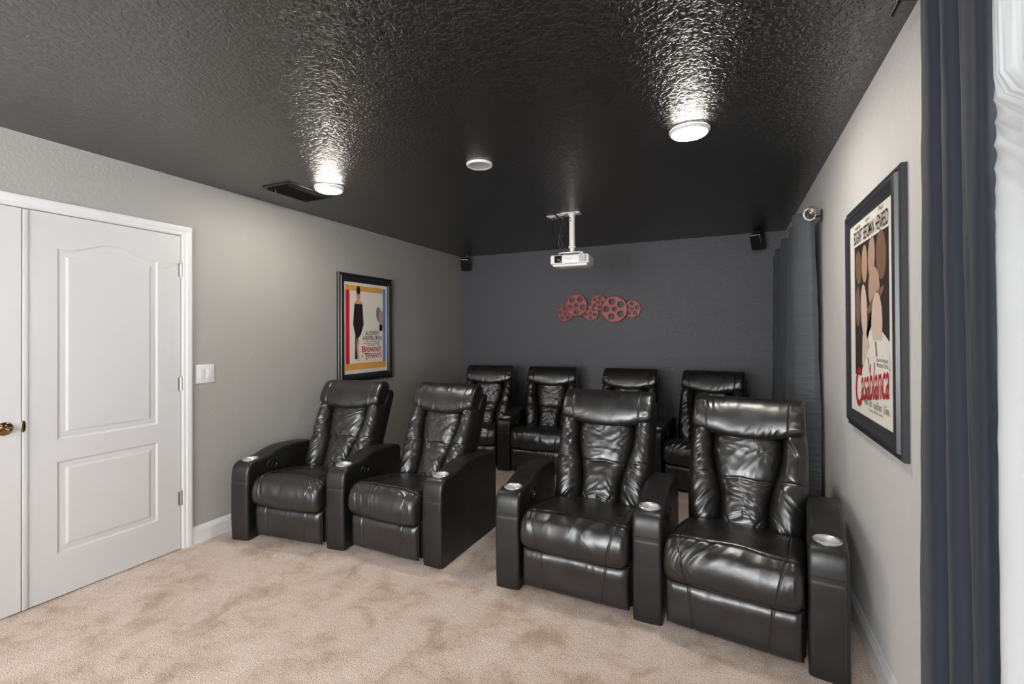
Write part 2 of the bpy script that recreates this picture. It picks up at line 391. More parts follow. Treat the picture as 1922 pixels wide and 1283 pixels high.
# ------------------------------------------------------------------ recliners
SH = 0.295      # half width of a seat opening at scale 1
def arm_mesh(width, seed):
    prof = catmull([(0.004, 0.002), (-0.002, 0.10), (-0.004, 0.22), (-0.004, 0.34), (-0.003, 0.40), (0.002, 0.462), (0.016, 0.501), (0.042, 0.521), (0.085, 0.529),
                    (0.155, 0.533), (0.21, 0.540), (0.26, 0.552), (0.31, 0.563), (0.37, 0.568), (0.46, 0.566), (0.58, 0.556), (0.66, 0.545), (0.695, 0.530),
                    (0.71, 0.49), (0.712, 0.30), (0.712, 0.002)], 6)
    t = np.gradient(prof, axis=0); t /= np.linalg.norm(t, axis=1)[:, None]
    nrm = np.stack([-t[:, 1], t[:, 0]], 1)                # outwards
    hw_ = width/2; r_ = 0.016
    xs, ins = [], []
    for a in np.linspace(0, PI/2, 7): xs.append(-hw_+r_*(1-math.cos(a))); ins.append(r_*(1-math.sin(a)))
    xs2 = list(np.linspace(-hw_+r_, hw_-r_, 9)[1:-1]); ins2 = [0]*len(xs2)
    xs = xs+xs2+[-x for x in xs[::-1]]; ins = ins+ins2+ins[:7][::-1]
    xs = np.array(xs); ins = np.array(ins)
    n, m_ = len(prof), len(xs)
    u_ = xs/hw_
    arc = np.concatenate([[0], np.cumsum(np.linalg.norm(np.diff(prof, axis=0), axis=1))])
    crown = 0.003*(1-u_**2)
    off = crown[None, :]-ins[None, :]+np.zeros((n, m_))
    # cap seam across the front at z .405, a second seam on the rear top
    for zc in (0.405,):
        i0 = np.argmin(np.abs(prof[:40, 1]-zc)); off -= 0.0025*np.exp(-((arc-arc[i0])/0.004)**2)[:, None]
    i1 = np.argmin(np.abs(prof[:, 0]-0.43)+10*(prof[:, 1] < .5)); off -= 0.0018*np.exp(-((arc-arc[i1])/0.006)**2)[:, None]
    Xg = np.tile(xs, (n, 1)); AR = np.tile(arc[:, None], (1, m_))
    off += 0.0016*vnoise(Xg*14+seed, AR*9, seed)*(1-np.abs(u_)**4)[None, :]
    Yg = prof[:, 0:1]+nrm[:, 0:1]*off; Zg = prof[:, 1:2]+nrm[:, 1:2]*off
    Zg = np.maximum(Zg, 0.001)
    def caps(idx): return [idx[:, 0].tolist()[::-1], idx[:, -1].tolist(), idx[0, :].tolist(), idx[-1, :].tolist()[::-1]]
    return grid_mesh(Xg, Yg, Zg, extra=caps)
def with_hole(me, cx, cy):
    """cut the cup well into the arm, return the finished mesh"""
    a = bpy.data.objects.new('tmp', me); COL.objects.link(a)
    bm = bmesh.new(); lathe(bm, [(0, .455), (.0445, .455), (.0445, .60), (0, .60)], 40, Matrix.Translation((cx, cy, 0)))
    c = bpy.data.objects.new('tmp2', finish(bm)); COL.objects.link(c)
    md = a.modifiers.new('b', 'BOOLEAN'); md.operation = 'DIFFERENCE'; md.object = c; md.solver = 'EXACT'
    dg = bpy.context.evaluated_depsgraph_get(); out = bpy.data.meshes.new_from_object(a.evaluated_get(dg))
    bpy.data.objects.remove(a); bpy.data.objects.remove(c)
    bm = bmesh.new(); bm.from_mesh(out)
    for f in bm.faces: f.smooth = True
    for e in bm.edges:
        if len(e.link_faces) == 2 and e.calc_face_angle(0) > R(42): e.smooth = False
    bm.to_mesh(out); bm.free(); out.materials.clear()
    return out
AW = 0.142
ARM_ME = [with_hole(arm_mesh(AW, s_), 0, 0.098) for s_ in (1, 2)]
def cup_mesh():
    bm = bmesh.new()
    lathe(bm, [(0.044, 0.515), (0.0525, 0.515), (0.0535, 0.5205), (0.050, 0.5245), (0.045, 0.5235), (0.042, 0.5195)], 48, mi=0)
    lathe(bm, [(0.042, 0.5195), (0.0395, 0.498), (0.0385, 0.4975), (0, 0.4975)], 48, mi=1)
    return finish(bm, True, R(50))
CUP_ME = cup_mesh()
def control_mesh():
    """oval recline handle plate, on the +x face of an arm"""
    bm = bmesh.new(); m4 = Matrix.Translation((0, 0.225, 0.468)) @ Matrix.Rotation(R(-8), 4, 'X') @ Matrix.Diagonal((1.3, 1.35, .95, 1)) @ Matrix.Rotation(PI/2, 4, 'Y')
    lathe(bm, [(0.036, 0), (0.037, 0.004), (0.034, 0.007), (0.030, 0.006), (0.028, 0.0015), (0, 0.001)], 32, m4)
    box(bm, 0.002, 0.011, 0.213, 0.226, 0.452, 0.486, bev=.003)
    box(bm, 0.002, 0.010, 0.205, 0.243, 0.450, 0.462, bev=.003)
    return finish(bm, True, R(40))
CTL_ME = control_mesh()
def stitch_mesh():
    """double stitch lines of the arm cap"""
    bm = bmesh.new(); hw_ = AW/2
    for z_ in (0.398, 0.412):
        tube(bm, [(x, -0.0048-.003*(1-(x/hw_)**2), z_) for x in np.linspace(-hw_+.018, hw_-.018, 8)], 0.0007, 5)
    for s in (-1, 1):
        prof = catmull([(-0.0045, 0.05), (-0.0065, 0.30), (-0.0025, 0.43), (0.010, 0.495), (0.042, 0.5230), (0.10, 0.531), (0.155, 0.5350), (0.21, 0.542), (0.26, 0.554), (0.31, 0.565), (0.37, 0.570), (0.46, 0.568)], 5)
        tube(bm, [(s*(hw_-.0165), a, b) for a, b in prof], 0.0007, 5)
    return finish(bm, True)
STI_ME = stitch_mesh()

def seat_mesh(seed, hw_=SH-0.008):
    prof = catmull([(0.56, 0.36), (0.46, 0.385), (0.34, 0.408), (0.22, 0.424), (0.12, 0.434), (0.06, 0.438), (0.015, 0.428), (-0.020, 0.402), (-0.038, 0.365), (-0.044, 0.325),
                    (-0.038, 0.285), (-0.020, 0.258), (0.01, 0.247), (0.06, 0.245)], 14)
    t = np.gradient(prof, axis=0); t /= np.linalg.norm(t, axis=1)[:, None]; nrm = np.stack([t[:, 1], -t[:, 0]], 1)
    nrm = -nrm if nrm[10, 1] < 0 else nrm
    a = np.linspace(-PI/2, PI/2, 25); core = np.linspace(-1, 1, 201)
    th = np.concatenate([np.linspace(-1, -.9, 9)[:-1], core[np.abs(core) <= .9], np.linspace(.9, 1, 9)[1:]])
    e = np.clip((np.abs(th)-.86)/.14, 0, 1); ins = 0.038*(1-np.sqrt(np.clip(1-e**2, 0, 1)))
    n, m_ = len(prof), len(th); xs = th*hw_
    arc = np.concatenate([[0], np.cumsum(np.linalg.norm(np.diff(prof, axis=0), axis=1))])
    Xg = np.tile(xs, (n, 1)); AR = np.tile(arc[:, None], (1, m_)); TH = np.tile(th, (n, 1))
    off = -ins[None, :]+0.012*(1-TH**2)
    ic = np.argmin(np.abs(prof[:, 0]-0.045)+10*(prof[:, 1] < .42)); ac = arc[ic]
    front = sst(ac-.02, ac+.02, AR)
    crest = ac+0.016*TH**2+.004*np.sin(TH*7+seed)
    off -= 0.0055*np.exp(-((AR-crest)/0.0040)**2)                                  # seam along the crest
    off += 0.003*np.exp(-((AR-crest-.02)/0.016)**2)
    for s in (-1, 1):
        xc = s*(0.225-0.05*(AR-ac)/0.25); off -= 0.0035*front*np.exp(-((Xg-xc)/0.0030)**2)*1.5
        off -= 0.0022*(1-front)*np.exp(-((Xg-s*(.225))/0.003)**2)*1.6*sst(0.1, .3, AR)
    wr = 1.3*ridge(Xg*26+3*vnoise(Xg*5, AR*6, seed+3), AR*4, seed)*0.0028*np.exp(-((AR-ac-.09)/0.07)**2)
    wr += ridge(Xg*11, AR*7+2*vnoise(Xg*4, AR*4, seed+5), seed+7)*0.0020*front
    wr += vnoise(Xg*6, AR*7, seed+9)*0.005*(1-TH**4)
    off += wr*(1-e[None, :])
    Yg = prof[:, 0:1]+nrm[:, 0:1]*off; Zg = prof[:, 1:2]+nrm[:, 1:2]*off
    def caps(idx): return [idx[:, 0].tolist(), idx[:, -1].tolist()[::-1]]
    return grid_mesh(Xg, Yg, Zg, extra=caps)

def rim(nu):
    return (1-np.cos(np.linspace(0, PI, nu)))/2*0.55+np.linspace(0, 1, nu)*0.45
def edgef(t, p=5.0): return np.clip(1-np.abs(2*t-1)**p, 0, 1)**0.5
def foot_mesh(seed, hw_=SH-0.012):
    nu, nv = 170, 44; u_, v_ = np.meshgrid(rim(nu), rim(nv)); x = (u_*2-1)*hw_; z = 0.028+v_*0.215
    e = edgef(u_, 16)*edgef(v_, 5); d = 0.038*e
    for s in (-1, 1): d -= 0.0062*np.exp(-((x-s*(.150+.10*z))/0.0034)**2)
    d += e*(ridge(x*9, z*7, seed)*0.0022*sst(.08, .2, z)+vnoise(x*6, z*6, seed+2)*0.003)
    d += e*0.0015*ridge(x*30, z*3, seed+4)*sst(.16, .23, z)
    Y_ = 0.026-d-0.004*sst(0.0, .24, z)
    def caps(idx):
        per = idx[0, :].tolist()+idx[1:, -1].tolist()+idx[-1, ::-1].tolist()[1:]+idx[::-1, 0].tolist()[1:-1]
        return [per]
    me = grid_mesh(x, Y_, z, extra=caps); return me

TH_B = R(24)
def bk(x, w_, d_):     # back frame -> seat frame
    return x, 0.43+w_*math.sin(TH_B)-d_*math.cos(TH_B), 0.375+w_*math.cos(TH_B)+d_*math.sin(TH_B)
BW = 0.297
def half_mid(w_): return 0.125+0.050*sst(0.05, .52, w_)**1.2+0.010*np.sin(np.clip(w_, 0, .5)/.5*PI*2)*-1
def out_half(w_): return BW*(0.945+0.065*np.sin(np.clip(w_/.6, 0, 1)*PI)+.02*sst(.3, .55, w_))
def panel(x, w_, e, seed, side):
    """wrinkle relief common to the three lower panels"""
    r_ = np.zeros_like(x)
    warp = 1.0*vnoise(x*7, w_*7, seed+11)
    if side:
        r_ += 0.0075*soft(x*6+warp*.6, w_*16+warp*.8+side*x*18, seed)*sst(0, .3, e)
        r_ += 0.0034*soft(x*10+warp, w_*36+warp*1.5+side*x*36, seed+1)+.0012*ridge(x*14+warp, w_*60+side*x*50+warp*2, seed+2)
    else:
        # pulls fanning from the upper corners and from the lower corners
        k = half_mid(w_)
        a1 = np.arctan2(w_-.50, np.abs(x)-.21); rad = np.hypot(np.abs(x)-.21, w_-.50)
        r_ += 0.0095*soft(a1*7+np.sign(x)*3, rad*5+warp*.4, seed+2)*np.exp(-(rad/.17)**2)
        a2 = np.arctan2(w_-.02, np.abs(x)-.14); rad2 = np.hypot(np.abs(x)-.14, w_-.0)
        r_ += 0.0085*soft(a2*6+np.sign(x)*5, rad2*6+warp*.4, seed+3)*np.exp(-(rad2/.17)**2)
        r_ += 0.0085*soft(x*5+warp*1.4, w_*15+warp*1.4+x*9, seed+4)*np.exp(-((w_-.17)/.13)**2)
        r_ += 0.0030*soft(x*14+warp*1.5, w_*24+warp*1.5, seed+5)+.0012*ridge(x*26+warp*2, w_*34+warp*2, seed+6)
    return r_
def bolster_mesh(seed, s):
    nu, nv = 46, 120; u_, v_ = np.meshgrid(rim(nu), rim(nv)); w_ = v_*0.575-0.02
    inner = half_mid(w_)-.001; outer = out_half(w_); x = s*(inner+(outer-inner)*u_)
    e = edgef(u_, 3.2)*edgef(v_, 14)
    lobe = 0.90+0.06*np.sin(w_*10)+.12*np.sin(u_*PI)
    d_ = -0.10+0.122*e*lobe+e*panel(x, w_, e, seed, s)
    cre = 0.262+0.02*(u_-.5)*s*1.0+.006*np.sin(u_*5); d_ -= 0.010*np.exp(-((w_-cre)/0.006)**2)*e+0.008*np.exp(-((w_-cre)/0.03)**2)*e
    X_, Y_, Z_ = bk(x, w_, d_)
    if s < 0: X_, Y_, Z_ = X_[:, ::-1], Y_[:, ::-1], Z_[:, ::-1]
    return grid_mesh(X_, Y_, Z_)
def centre_mesh(seed):
    nu, nv = 84, 130; u_, v_ = np.meshgrid(rim(nu), rim(nv)); w_ = v_*0.56-0.02
    k = half_mid(w_)+.001; x = (2*u_-1)*k
    e = edgef(u_, 4)*edgef(v_, 14)
    d_ = -0.10+0.106*e*(0.94+.06*np.sin(w_*12+1))+e*panel(x, w_, e, seed, 0)
    cre = 0.262+.004*np.sin(x*40+seed); d_ -= 0.010*np.exp(-((w_-cre)/0.006)**2)*e+0.008*np.exp(-((w_-cre)/0.035)**2)*e
    for s in (-1, 1):   # gusset creases in the lower corners
        dd = (x*s-0.065)*0.83+(w_-0.03)*-0.55; m_ = sst(.19, .11, w_)*sst(.03, .06, x*s)
        d_ -= 0.006*np.exp(-(dd/0.004)**2)*m_*e
    X_, Y_, Z_ = bk(x, w_, d_); return grid_mesh(X_, Y_, Z_)
def head_mesh(seed):
    nu, nv = 190, 76; u_, v_ = np.meshgrid(rim(nu), np.linspace(0, 1, nv)); th = 2*u_-1
    wb = 0.528-0.052*(1-th**2)
    hwid = BW*(0.975-.03*v_)
    e = edgef(u_, 18)
    # cross-section: sweep from the tucked bottom, round the front and over the top to the back
    sec = catmull([(0.035, -0.075), (0.003, -0.015), (0.018, 0.018), (0.065, 0.034), (0.13, 0.036), (0.195, 0.022), (0.242, -0.012), (0.260, -0.065), (0.245, -0.115), (0.17, -0.14)], 8)
    k = v_*(len(sec)-1); i0 = np.clip(k.astype(int), 0, len(sec)-2); f_ = k-i0
    a = sec[i0, 0]*(1-f_)+sec[i0+1, 0]*f_; d_ = sec[i0, 1]*(1-f_)+sec[i0+1, 1]*f_
    cx_, cd = 0.13, -0.04
    sh = 0.66+0.34*e                                             # pinch towards the sides
    a = cx_+(a-cx_)*(0.90+.10*e); d_ = cd+(d_-cd)*sh
    w_ = a+wb; w_ = np.where(a > .13, a+0.468+(a-.13)*.04+(.488-.468)*(0.24-a)/.11*0, a/.13*(.598-wb)+wb)
    x = th*hwid
    rr = ridge(x*22+vnoise(x*6, a*9, seed+1)*2, a*5, seed)*0.003*sst(.10, .0, a)
    rr += ridge(x*16, a*9+vnoise(x*8, a*8, seed+6)*2, seed+2)*0.0025*sst(.13, .24, a)
    rr += vnoise(x*6, a*8, seed+3)*0.004
    for s in (-1, 1): rr -= 0.0060*np.exp(-((x-s*(0.208+.02*(a-.1)))/0.0030)**2); rr += .0045*ridge(x*9, a*26, seed+8)*sst(.72, 1, th*s)
    d_ = d_+rr*e
    X_, Y_, Z_ = bk(x, w_, d_)
    def caps(idx): return [idx[:, 0].tolist(), idx[:, -1].tolist()[::-1]]
    return grid_mesh(X_, Y_, Z_, extra=caps)
def shell_mesh():
    """padded outer back behind the cushions"""
    bm = bmesh.new(); hw_ = BW-0.012
    pts = catmull([(-0.22, -0.10), (0.0, -0.095), (0.3, -0.09), (0.55, -0.095), (0.655, -0.11), (0.69, -0.145), (0.69, -0.175), (0.66, -0.195), (0.5, -0.20), (0.2, -0.20), (-0.22, -0.19)], 5)
    t = np.gradient(pts, axis=0); t /= np.linalg.norm(t, axis=1)[:, None]; nr = np.stack([t[:, 1], -t[:, 0]], 1)
    xs, ins = [], []
    for a in np.linspace(0, PI/2, 6): xs.append(-hw_+.02*(1-math.cos(a))); ins.append(.02*(1-math.sin(a)))
    xs = xs+[-x for x in xs[::-1]]; ins = ins+ins[::-1]
    xs = np.array(xs); ins = np.array(ins); cen = np.array([.25, -.145])
    sgn = np.sign(((pts-cen)*nr).sum(1)).mean(); nr = nr*(1 if sgn > 0 else -1)
    W_ = pts[:, 0:1]-nr[:, 0:1]*ins; D_ = pts[:, 1:2]-nr[:, 1:2]*ins; X_ = np.tile(xs, (len(pts), 1))
    X2, Y2, Z2 = bk(X_, W_, D_); bm.free()
    Z2 = np.maximum(Z2, .06)
    def caps(idx): return [idx[:, 0].tolist(), idx[:, -1].tolist()[::-1], idx[0, :].tolist(), idx[-1, :].tolist()[::-1]]
    return grid_mesh(X2, Y2, Z2, extra=caps)
VAR = [dict(seat=seat_mesh(s_), foot=foot_mesh(s_+20), left=bolster_mesh(s_+40, -1), right=bolster_mesh(s_+60, 1), mid=centre_mesh(s_+80), head=head_mesh(s_+100)) for s_ in (1, 2, 3, 4)]
for V_ in VAR:
    for me_ in V_.values(): me_.materials.append(M_LEA)
SHELL = shell_mesh(); SHELL.materials.append(M_LEA2)
bmb = bmesh.new(); box(bmb, -SH+.006, SH-.006, 0.05, 0.66, 0.03, 0.30, bev=.01); BASE = finish(bmb); BASE.materials.append(M_MATB)
ARM_ME[0].materials.append(M_LEA2); ARM_ME[1].materials.append(M_LEA2)
CUP_ME.materials.append(M_CUP); CUP_ME.materials.append(M_CUPIN); CTL_ME.materials.append(M_BLK); STI_ME.materials.append(M_STITCH)

def seating(name, loc, label, arms, seats, variants, group=None):
    """arms: (x, y, yaw) of the front centre; seats: (x, y, yaw, width scale); world coordinates"""
    root = empty(name, loc, label=label, cat='recliner sofa', group=group)
    def put(nm, me, x, y, yaw, par=root, sx=1):
        o = bpy.data.objects.new(nm, me); COL.objects.link(o); o.parent = par
        if par is root: o.location = (x-loc[0], y-loc[1], 0); o.rotation_euler = (0, 0, yaw); o.scale = (sx, 1, 1)
        return o
    for i, (x, y, yaw) in enumerate(arms):
        a = put('armrest', ARM_ME[i % 2], x, y, R(yaw))
        c = put('cup_holder', CUP_ME, 0, 0, 0, a); c.location = (0, 0.098, 0.0125); c['label'] = 'round satin aluminium cup holder'
        put('stitching', STI_ME, 0, 0, 0, a)
        if i < len(arms)-1:
            k = put('recline_handle', CTL_ME, 0, 0, 0, a); k.location = (AW/2-.001, 0, 0)
    for (x, y, yaw, sx), vi in zip(seats, variants):
        V_ = VAR[vi]
        put('seat_cushion', V_['seat'], x, y, R(yaw), sx=sx); put('footrest', V_['foot'], x, y, R(yaw), sx=sx); put('seat_base', BASE, x, y, R(yaw), sx=sx)
        b = put('backrest', SHELL, x, y, R(yaw), sx=sx)
        put('back_panel', V_['mid'], 0, 0, 0, b)
        put('side_bolster', V_['left'], 0, 0, 0, b); put('side_bolster', V_['right'], 0, 0, 0, b)
        put('headrest', V_['head'], 0, 0, 0, b)
    return root
G = 'black leather theatre recliners'
seating('recliner_sofa', (-2.34, 2.34, 0), 'two-seat black leather recliner sofa on the left, under the colourful framed poster',
        [(-3.045, 2.170, 10), (-2.335, 2.325, 7), (-1.625, 2.388, -1)],
        [(-2.690, 2.255, 6, .965), (-1.972, 2.36, -2, .935)], (0, 1), G)
seating('recliner_sofa', (-.37, 2.34, 0), 'nearest two-seat black leather recliner sofa, against the light grey right wall',
        [(-1.112, 2.360, 3), (-.362, 2.35, -1), (.362, 2.250, -7)],
        [(-.738, 2.36, -2, 1.02), (.0, 2.305, -8, .99)], (2, 3), G)
seating('recliner_sofa', (-1.36, 4.40, 0), 'four-seat black leather recliner row at the back against the charcoal wall',
        [(-2.83, 4.32, 11), (-2.095, 4.37, 8), (-1.355, 4.40, 2), (-.61, 4.38, -5), (.12, 4.31, -10)],
        [(-2.47, 4.355, 10, 1.0), (-1.735, 4.40, 7, .98), (-.985, 4.40, -3, 1.0), (-.245, 4.355, -9, 1.0)], (1, 2, 0, 3), G)

# ------------------------------------------------------------------ curtains
def curtain(name, path, z0, z1, mt, label, amp_top=1.0, seed=0, nz=60):
    """path(t, k) -> (x, y), k 0 bottom .. 1 top"""
    t = np.linspace(0, 1, 260); k = np.linspace(0, 1, nz); Tt, K = np.meshgrid(t, k)
    X_, Y_ = path(Tt, K); Z_ = z0+(z1-z0)*K
    X_ = X_+amp_top*0.004*vnoise(Tt*30, K*14, seed)+amp_top*0.0025*ridge(Tt*14+vnoise(Tt*8, K*9, seed)*2, K*34, seed+1)
    me = grid_mesh(X_, Y_, Z_+0*X_); o = link(name, me, mt)
    s_ = o.modifiers.new('thickness', 'SOLIDIFY'); s_.thickness = 0.002
    return tag(o, label=label, cat='curtain')
FP = catmull([(0.530, 3.50), (0.485, 3.50), (0.415, 3.545), (0.385, 3.60), (0.415, 3.66), (0.485, 3.72), (0.500, 3.80), (0.455, 3.90), (0.400, 3.97), (0.395, 4.04), (0.440, 4.12), (0.500, 4.20), (0.495, 4.30), (0.425, 4.42),
              (0.400, 4.50), (0.440, 4.62), (0.500, 4.72), (0.480, 4.84), (0.410, 4.95), (0.405, 5.03), (0.460, 5.14), (0.500, 5.22), (0.470, 5.30), (0.410, 5.38), (0.420, 5.44), (0.49, 5.47)], 12)
def p_far(t, k):
    q = t*(len(FP)-1); i0 = np.clip(q.astype(int), 0, len(FP)-2); f_ = q-i0
    x, y = [FP[i0, c]*(1-f_)+FP[i0+1, c]*f_ for c in (0, 1)]
    return x+(0.455-x)*.25*k+.008*np.sin(k*4+t*11), y+.01*np.sin(k*3+t*17)
curtain('curtain', p_far, 0.02, 2.165, M_CURT2, 'long charcoal curtain in the far right corner behind the recliners', seed=3)
# near curtain: folds traced as a wavy plan
NP = catmull([(0.505, 1.69), (0.470, 1.575), (0.450, 1.505), (0.445, 1.445), (0.478, 1.415), (0.452, 1.398), (0.441, 1.345), (0.476, 1.315), (0.448, 1.292), (0.441, 1.255), (0.447, 1.205), (0.482, 1.212)], 24)
NPB = catmull([(0.508, 1.765), (0.470, 1.625), (0.444, 1.525), (0.432, 1.43), (0.452, 1.395), (0.445, 1.36), (0.430, 1.29), (0.470, 1.24), (0.436, 1.212), (0.432, 1.195), (0.442, 1.180), (0.482, 1.190)], 24)
def p_near(t, k):
    q = t*(len(NP)-1); i0 = np.clip(q.astype(int), 0, len(NP)-2); f_ = q-i0
    top = [NP[i0, c]*(1-f_)+NP[i0+1, c]*f_ for c in (0, 1)]; bot = [NPB[i0, c]*(1-f_)+NPB[i0+1, c]*f_ for c in (0, 1)]
    kk = sst(0, 1, k); return bot[0]*(1-kk)+top[0]*kk, bot[1]*(1-kk)+top[1]*kk
curtain('curtain', p_near, 0.02, 2.36, M_CURT, 'dark navy curtain hanging nearest the camera at the right edge', amp_top=0.3, seed=9)
def p_sheer(t, k):
    y = 1.190-t*(1.00-.86*sst(.60, .78, k)); x = 0.475-0.035*sst(0, .10, 1.190-y)+0.014*np.sin((1.190-y)*2*PI*7+.6)+.0*k
    return x, y
curtain('sheer_curtain', p_sheer, 0.02, 2.36, M_SHEER, 'pale sheer curtain glowing with daylight at the far right edge of the picture', amp_top=0.3, seed=12)
def rod(y0, y1, z, x, label, fin0):
    root = empty('curtain_rod', (x, y0, z), label=label, cat='curtain rod')
    bm = bmesh.new(); tube(bm, [(0, 0, 0), (0, y1-y0, 0)], 0.009, 14); link('pole', finish(bm, True, R(50)), M_BLK, root)
    for yy in (0.05, y1-y0-.08):
        bm = bmesh.new(); tube(bm, [(0, yy, -.006), (.03, yy, -.014), (XR-x-.004, yy, -.010)], 0.005, 8)
        box(bm, XR-x-.006, XR-x, yy-.018, yy+.018, -.045, .03, bev=.002); lathe(bm, [(.0095, -.006), (.013, -.006), (.013, .006), (.0095, .006)], 16, Matrix.Translation((0, yy, 0)) @ Matrix.Rotation(PI/2, 4, 'X'))
        b_ = link('bracket', finish(bm, True, R(40)), M_BLK, root)
    if fin0:
        bm = bmesh.new(); c = Vector((0, -.055, 0)); r_ = .034
        for k in range(6):
            a = PI*k/6; tube(bm, [c+Vector((math.cos(a)*math.sin(th)*r_, -math.cos(th)*r_*1.15, math.sin(a)*math.sin(th)*r_)) for th in np.linspace(0, 2*PI, 28, endpoint=False)], 0.0022, 6, closed=True)
        lathe(bm, [(0, -.004), (.012, -.004), (.013, .002), (.010, .008), (0, .010)], 16, Matrix.Translation((0, -.012, 0)) @ Matrix.Rotation(PI/2, 4, 'X'))
        bmesh.ops.create_uvsphere(bm, u_segments=12, v_segments=8, radius=.006, matrix=Matrix.Translation(c+Vector((0, -.042, 0))))
        link('finial', finish(bm, True), M_NICK, root)
    return root
rod(3.49, 5.44, 2.150, 0.485, 'black curtain rod above the far charcoal curtain with wire cage finial', True)
rod(-.25, 1.80, 2.375, 0.47, 'black curtain rod above the near navy curtain, just above the frame', False)
bm = bmesh.new(); tube(bm, [(0.035*math.cos(a), .0, 0.035*math.sin(a)) for a in np.linspace(0, 2*PI, 36, endpoint=False)], 0.0045, 10, closed=True)
o = link('curtain_ring', finish(bm, True), M_COVER); o.location = (0.468, 3.415, 2.128); o.rotation_euler = (0, 0, R(20))
tag(o, label='pale ring hanging at the end of the far curtain rod below its finial', cat='ring')

# ------------------------------------------------------------------ framed posters
def add_text(body, x0, x1, zb, h, y, m, parent, shear=0.0, off=0.0, rot=0.0, name='lettering'):
    """text mesh with its box fitted to x0..x1 and height h, baseline at zb"""
    cu = bpy.data.curves.new('t', 'FONT'); cu.body = body; cu.size = 1; cu.shear = shear; cu.offset = off; cu.fill_mode = 'FRONT'; cu.resolution_u = 3
    to = bpy.data.objects.new('t', cu); COL.objects.link(to)
    dg = bpy.context.evaluated_depsgraph_get(); me = bpy.data.meshes.new_from_object(to.evaluated_get(dg))
    bpy.data.objects.remove(to); bpy.data.curves.remove(cu)
    co = np.empty(len(me.vertices)*3); me.vertices.foreach_get('co', co); co = co.reshape(-1, 3)
    a, b = co[:, 0].min(), co[:, 0].max(); capz = co[:, 1].max()
    X_ = (co[:, 0]-a)/(b-a)*(x1-x0); Z_ = co[:, 1]/capz*h
    c_, s_ = math.cos(rot), math.sin(rot)
    co2 = np.stack([x0+X_, np.full_like(X_, -y), zb+Z_+X_*math.tan(rot)], -1)
    me.vertices.foreach_set('co', co2.ravel()); me.materials.clear(); me.update()
    return link(name, me, m, parent)
def poly(bm, pts, y, mi):
    f = bm.faces.new([bm.verts.new((a, -y, b)) for a, b in pts]); f.material_index = mi
    bmesh.ops.triangulate(bm, faces=[f])
def rect(bm, x0, x1, z0, z1, y, mi): poly(bm, [(x0, z0), (x1, z0), (x1, z1), (x0, z1)], y, mi)
def ell(cx, cz, rx, rz, n=20, rot=0):
    c_, s_ = math.cos(rot), math.sin(rot)
    return [(cx+rx*math.cos(2*PI*i/n)*c_-rz*math.sin(2*PI*i/n)*s_, cz+rx*math.cos(2*PI*i/n)*s_+rz*math.sin(2*PI*i/n)*c_) for i in range(n)]
def mitred(prof, W_, H_, m, parent, name='frame_rail'):
    """four mitred rails; prof (in from outer edge, out from wall)"""
    c = [(-W_/2, 0), (W_/2, 0), (W_/2, H_), (-W_/2, H_)]; d = [(1, 1), (-1, 1), (-1, -1), (1, -1)]
    for k in range(4):
        bm = bmesh.new(); rows = []
        for j in (k, (k+1) % 4): rows.append([bm.verts.new((c[j][0]+d[j][0]*a, -b, c[j][1]+d[j][1]*a)) for a, b in prof])
        n = len(prof)
        for i in range(n): bm.faces.new((rows[0][i], rows[0][(i+1) % n], rows[1][(i+1) % n], rows[1][i]))
        bm.faces.new(rows[0]); bm.faces.new(rows[1][::-1]); link(name, finish(bm), m, parent)
# --- left poster (front of the wall at y 3.29 .. 4.07, z .945 .. 1.985)
W1, H1 = 0.775, 1.035
f1 = empty('framed_poster', (XL+.001, 3.675, 0.948), R(90), label='framed poster with orange, red and blue bands on the left grey wall', cat='framed poster')
prof1 = [(0, 0), (0, .018), (.006, .026), (.016, .028), (.020, .022), (.024, .022), (.030, .033), (.050, .034), (.066, .026), (.072, .018), (.078, .018), (.078, .006), (.078, 0)]
mitred(prof1, W1, H1, M_FRAME, f1)
pw, ph = W1-.15, H1-.15; ox, oz = -pw/2, .075
def ux(a): return ox+a*pw
def uz(a): return oz+(1-a)*ph
bm = bmesh.new(); Y0 = .0100
names = ['cream', 'orange', 'red', 'blue', 'black', 'skin', 'grey', 'tan']
box(bm, ox-.005, ox+pw+.005, -Y0+.0002, -.003, oz-.005, oz+ph+.005)
rect(bm, ox, ox+pw, oz, oz+ph, Y0, 0)
def r1(a, b, c, d, mi, y=.0003): rect(bm, ux(a), ux(b), uz(d), uz(c), Y0+y, mi)
r1(.045, .875, .035, .095, 1); r1(.045, .125, .095, .885, 2); r1(.885, .955, .040, .885, 3); r1(.045, .955, .885, .955, 1)
# plain generic stand-in for the drawn figure: a tall dark tapering form with a warm accent
def pp(pts, mi, y): poly(bm, [(ux(a), uz(b)) for a, b in pts], Y0+y, mi)
pp([(.23, .235), (.40, .235), (.38, .33), (.43, .46), (.37, .57), (.31, .60), (.30, .62), (.24, .62), (.245, .58), (.20, .46), (.25, .33)], 4, .0006)
pp([(.245, .60), (.31, .60), (.325, .84), (.235, .84)], 4, .0005)
pp([(.275, .585), (.315, .70), (.33, .86), (.295, .86), (.268, .70)], 5, .0009)
pp([(a, b) for a, b in [(.235, .235), (.25, .205), (.295, .19), (.345, .205), (.405, .215), (.40, .235)]], 5, .0008)
poly(bm, ell(ux(.315), uz(.145), .030, .048), Y0+.0008, 5)
poly(bm, ell(ux(.315), uz(.085), .028, .042), Y0+.0010, 4)
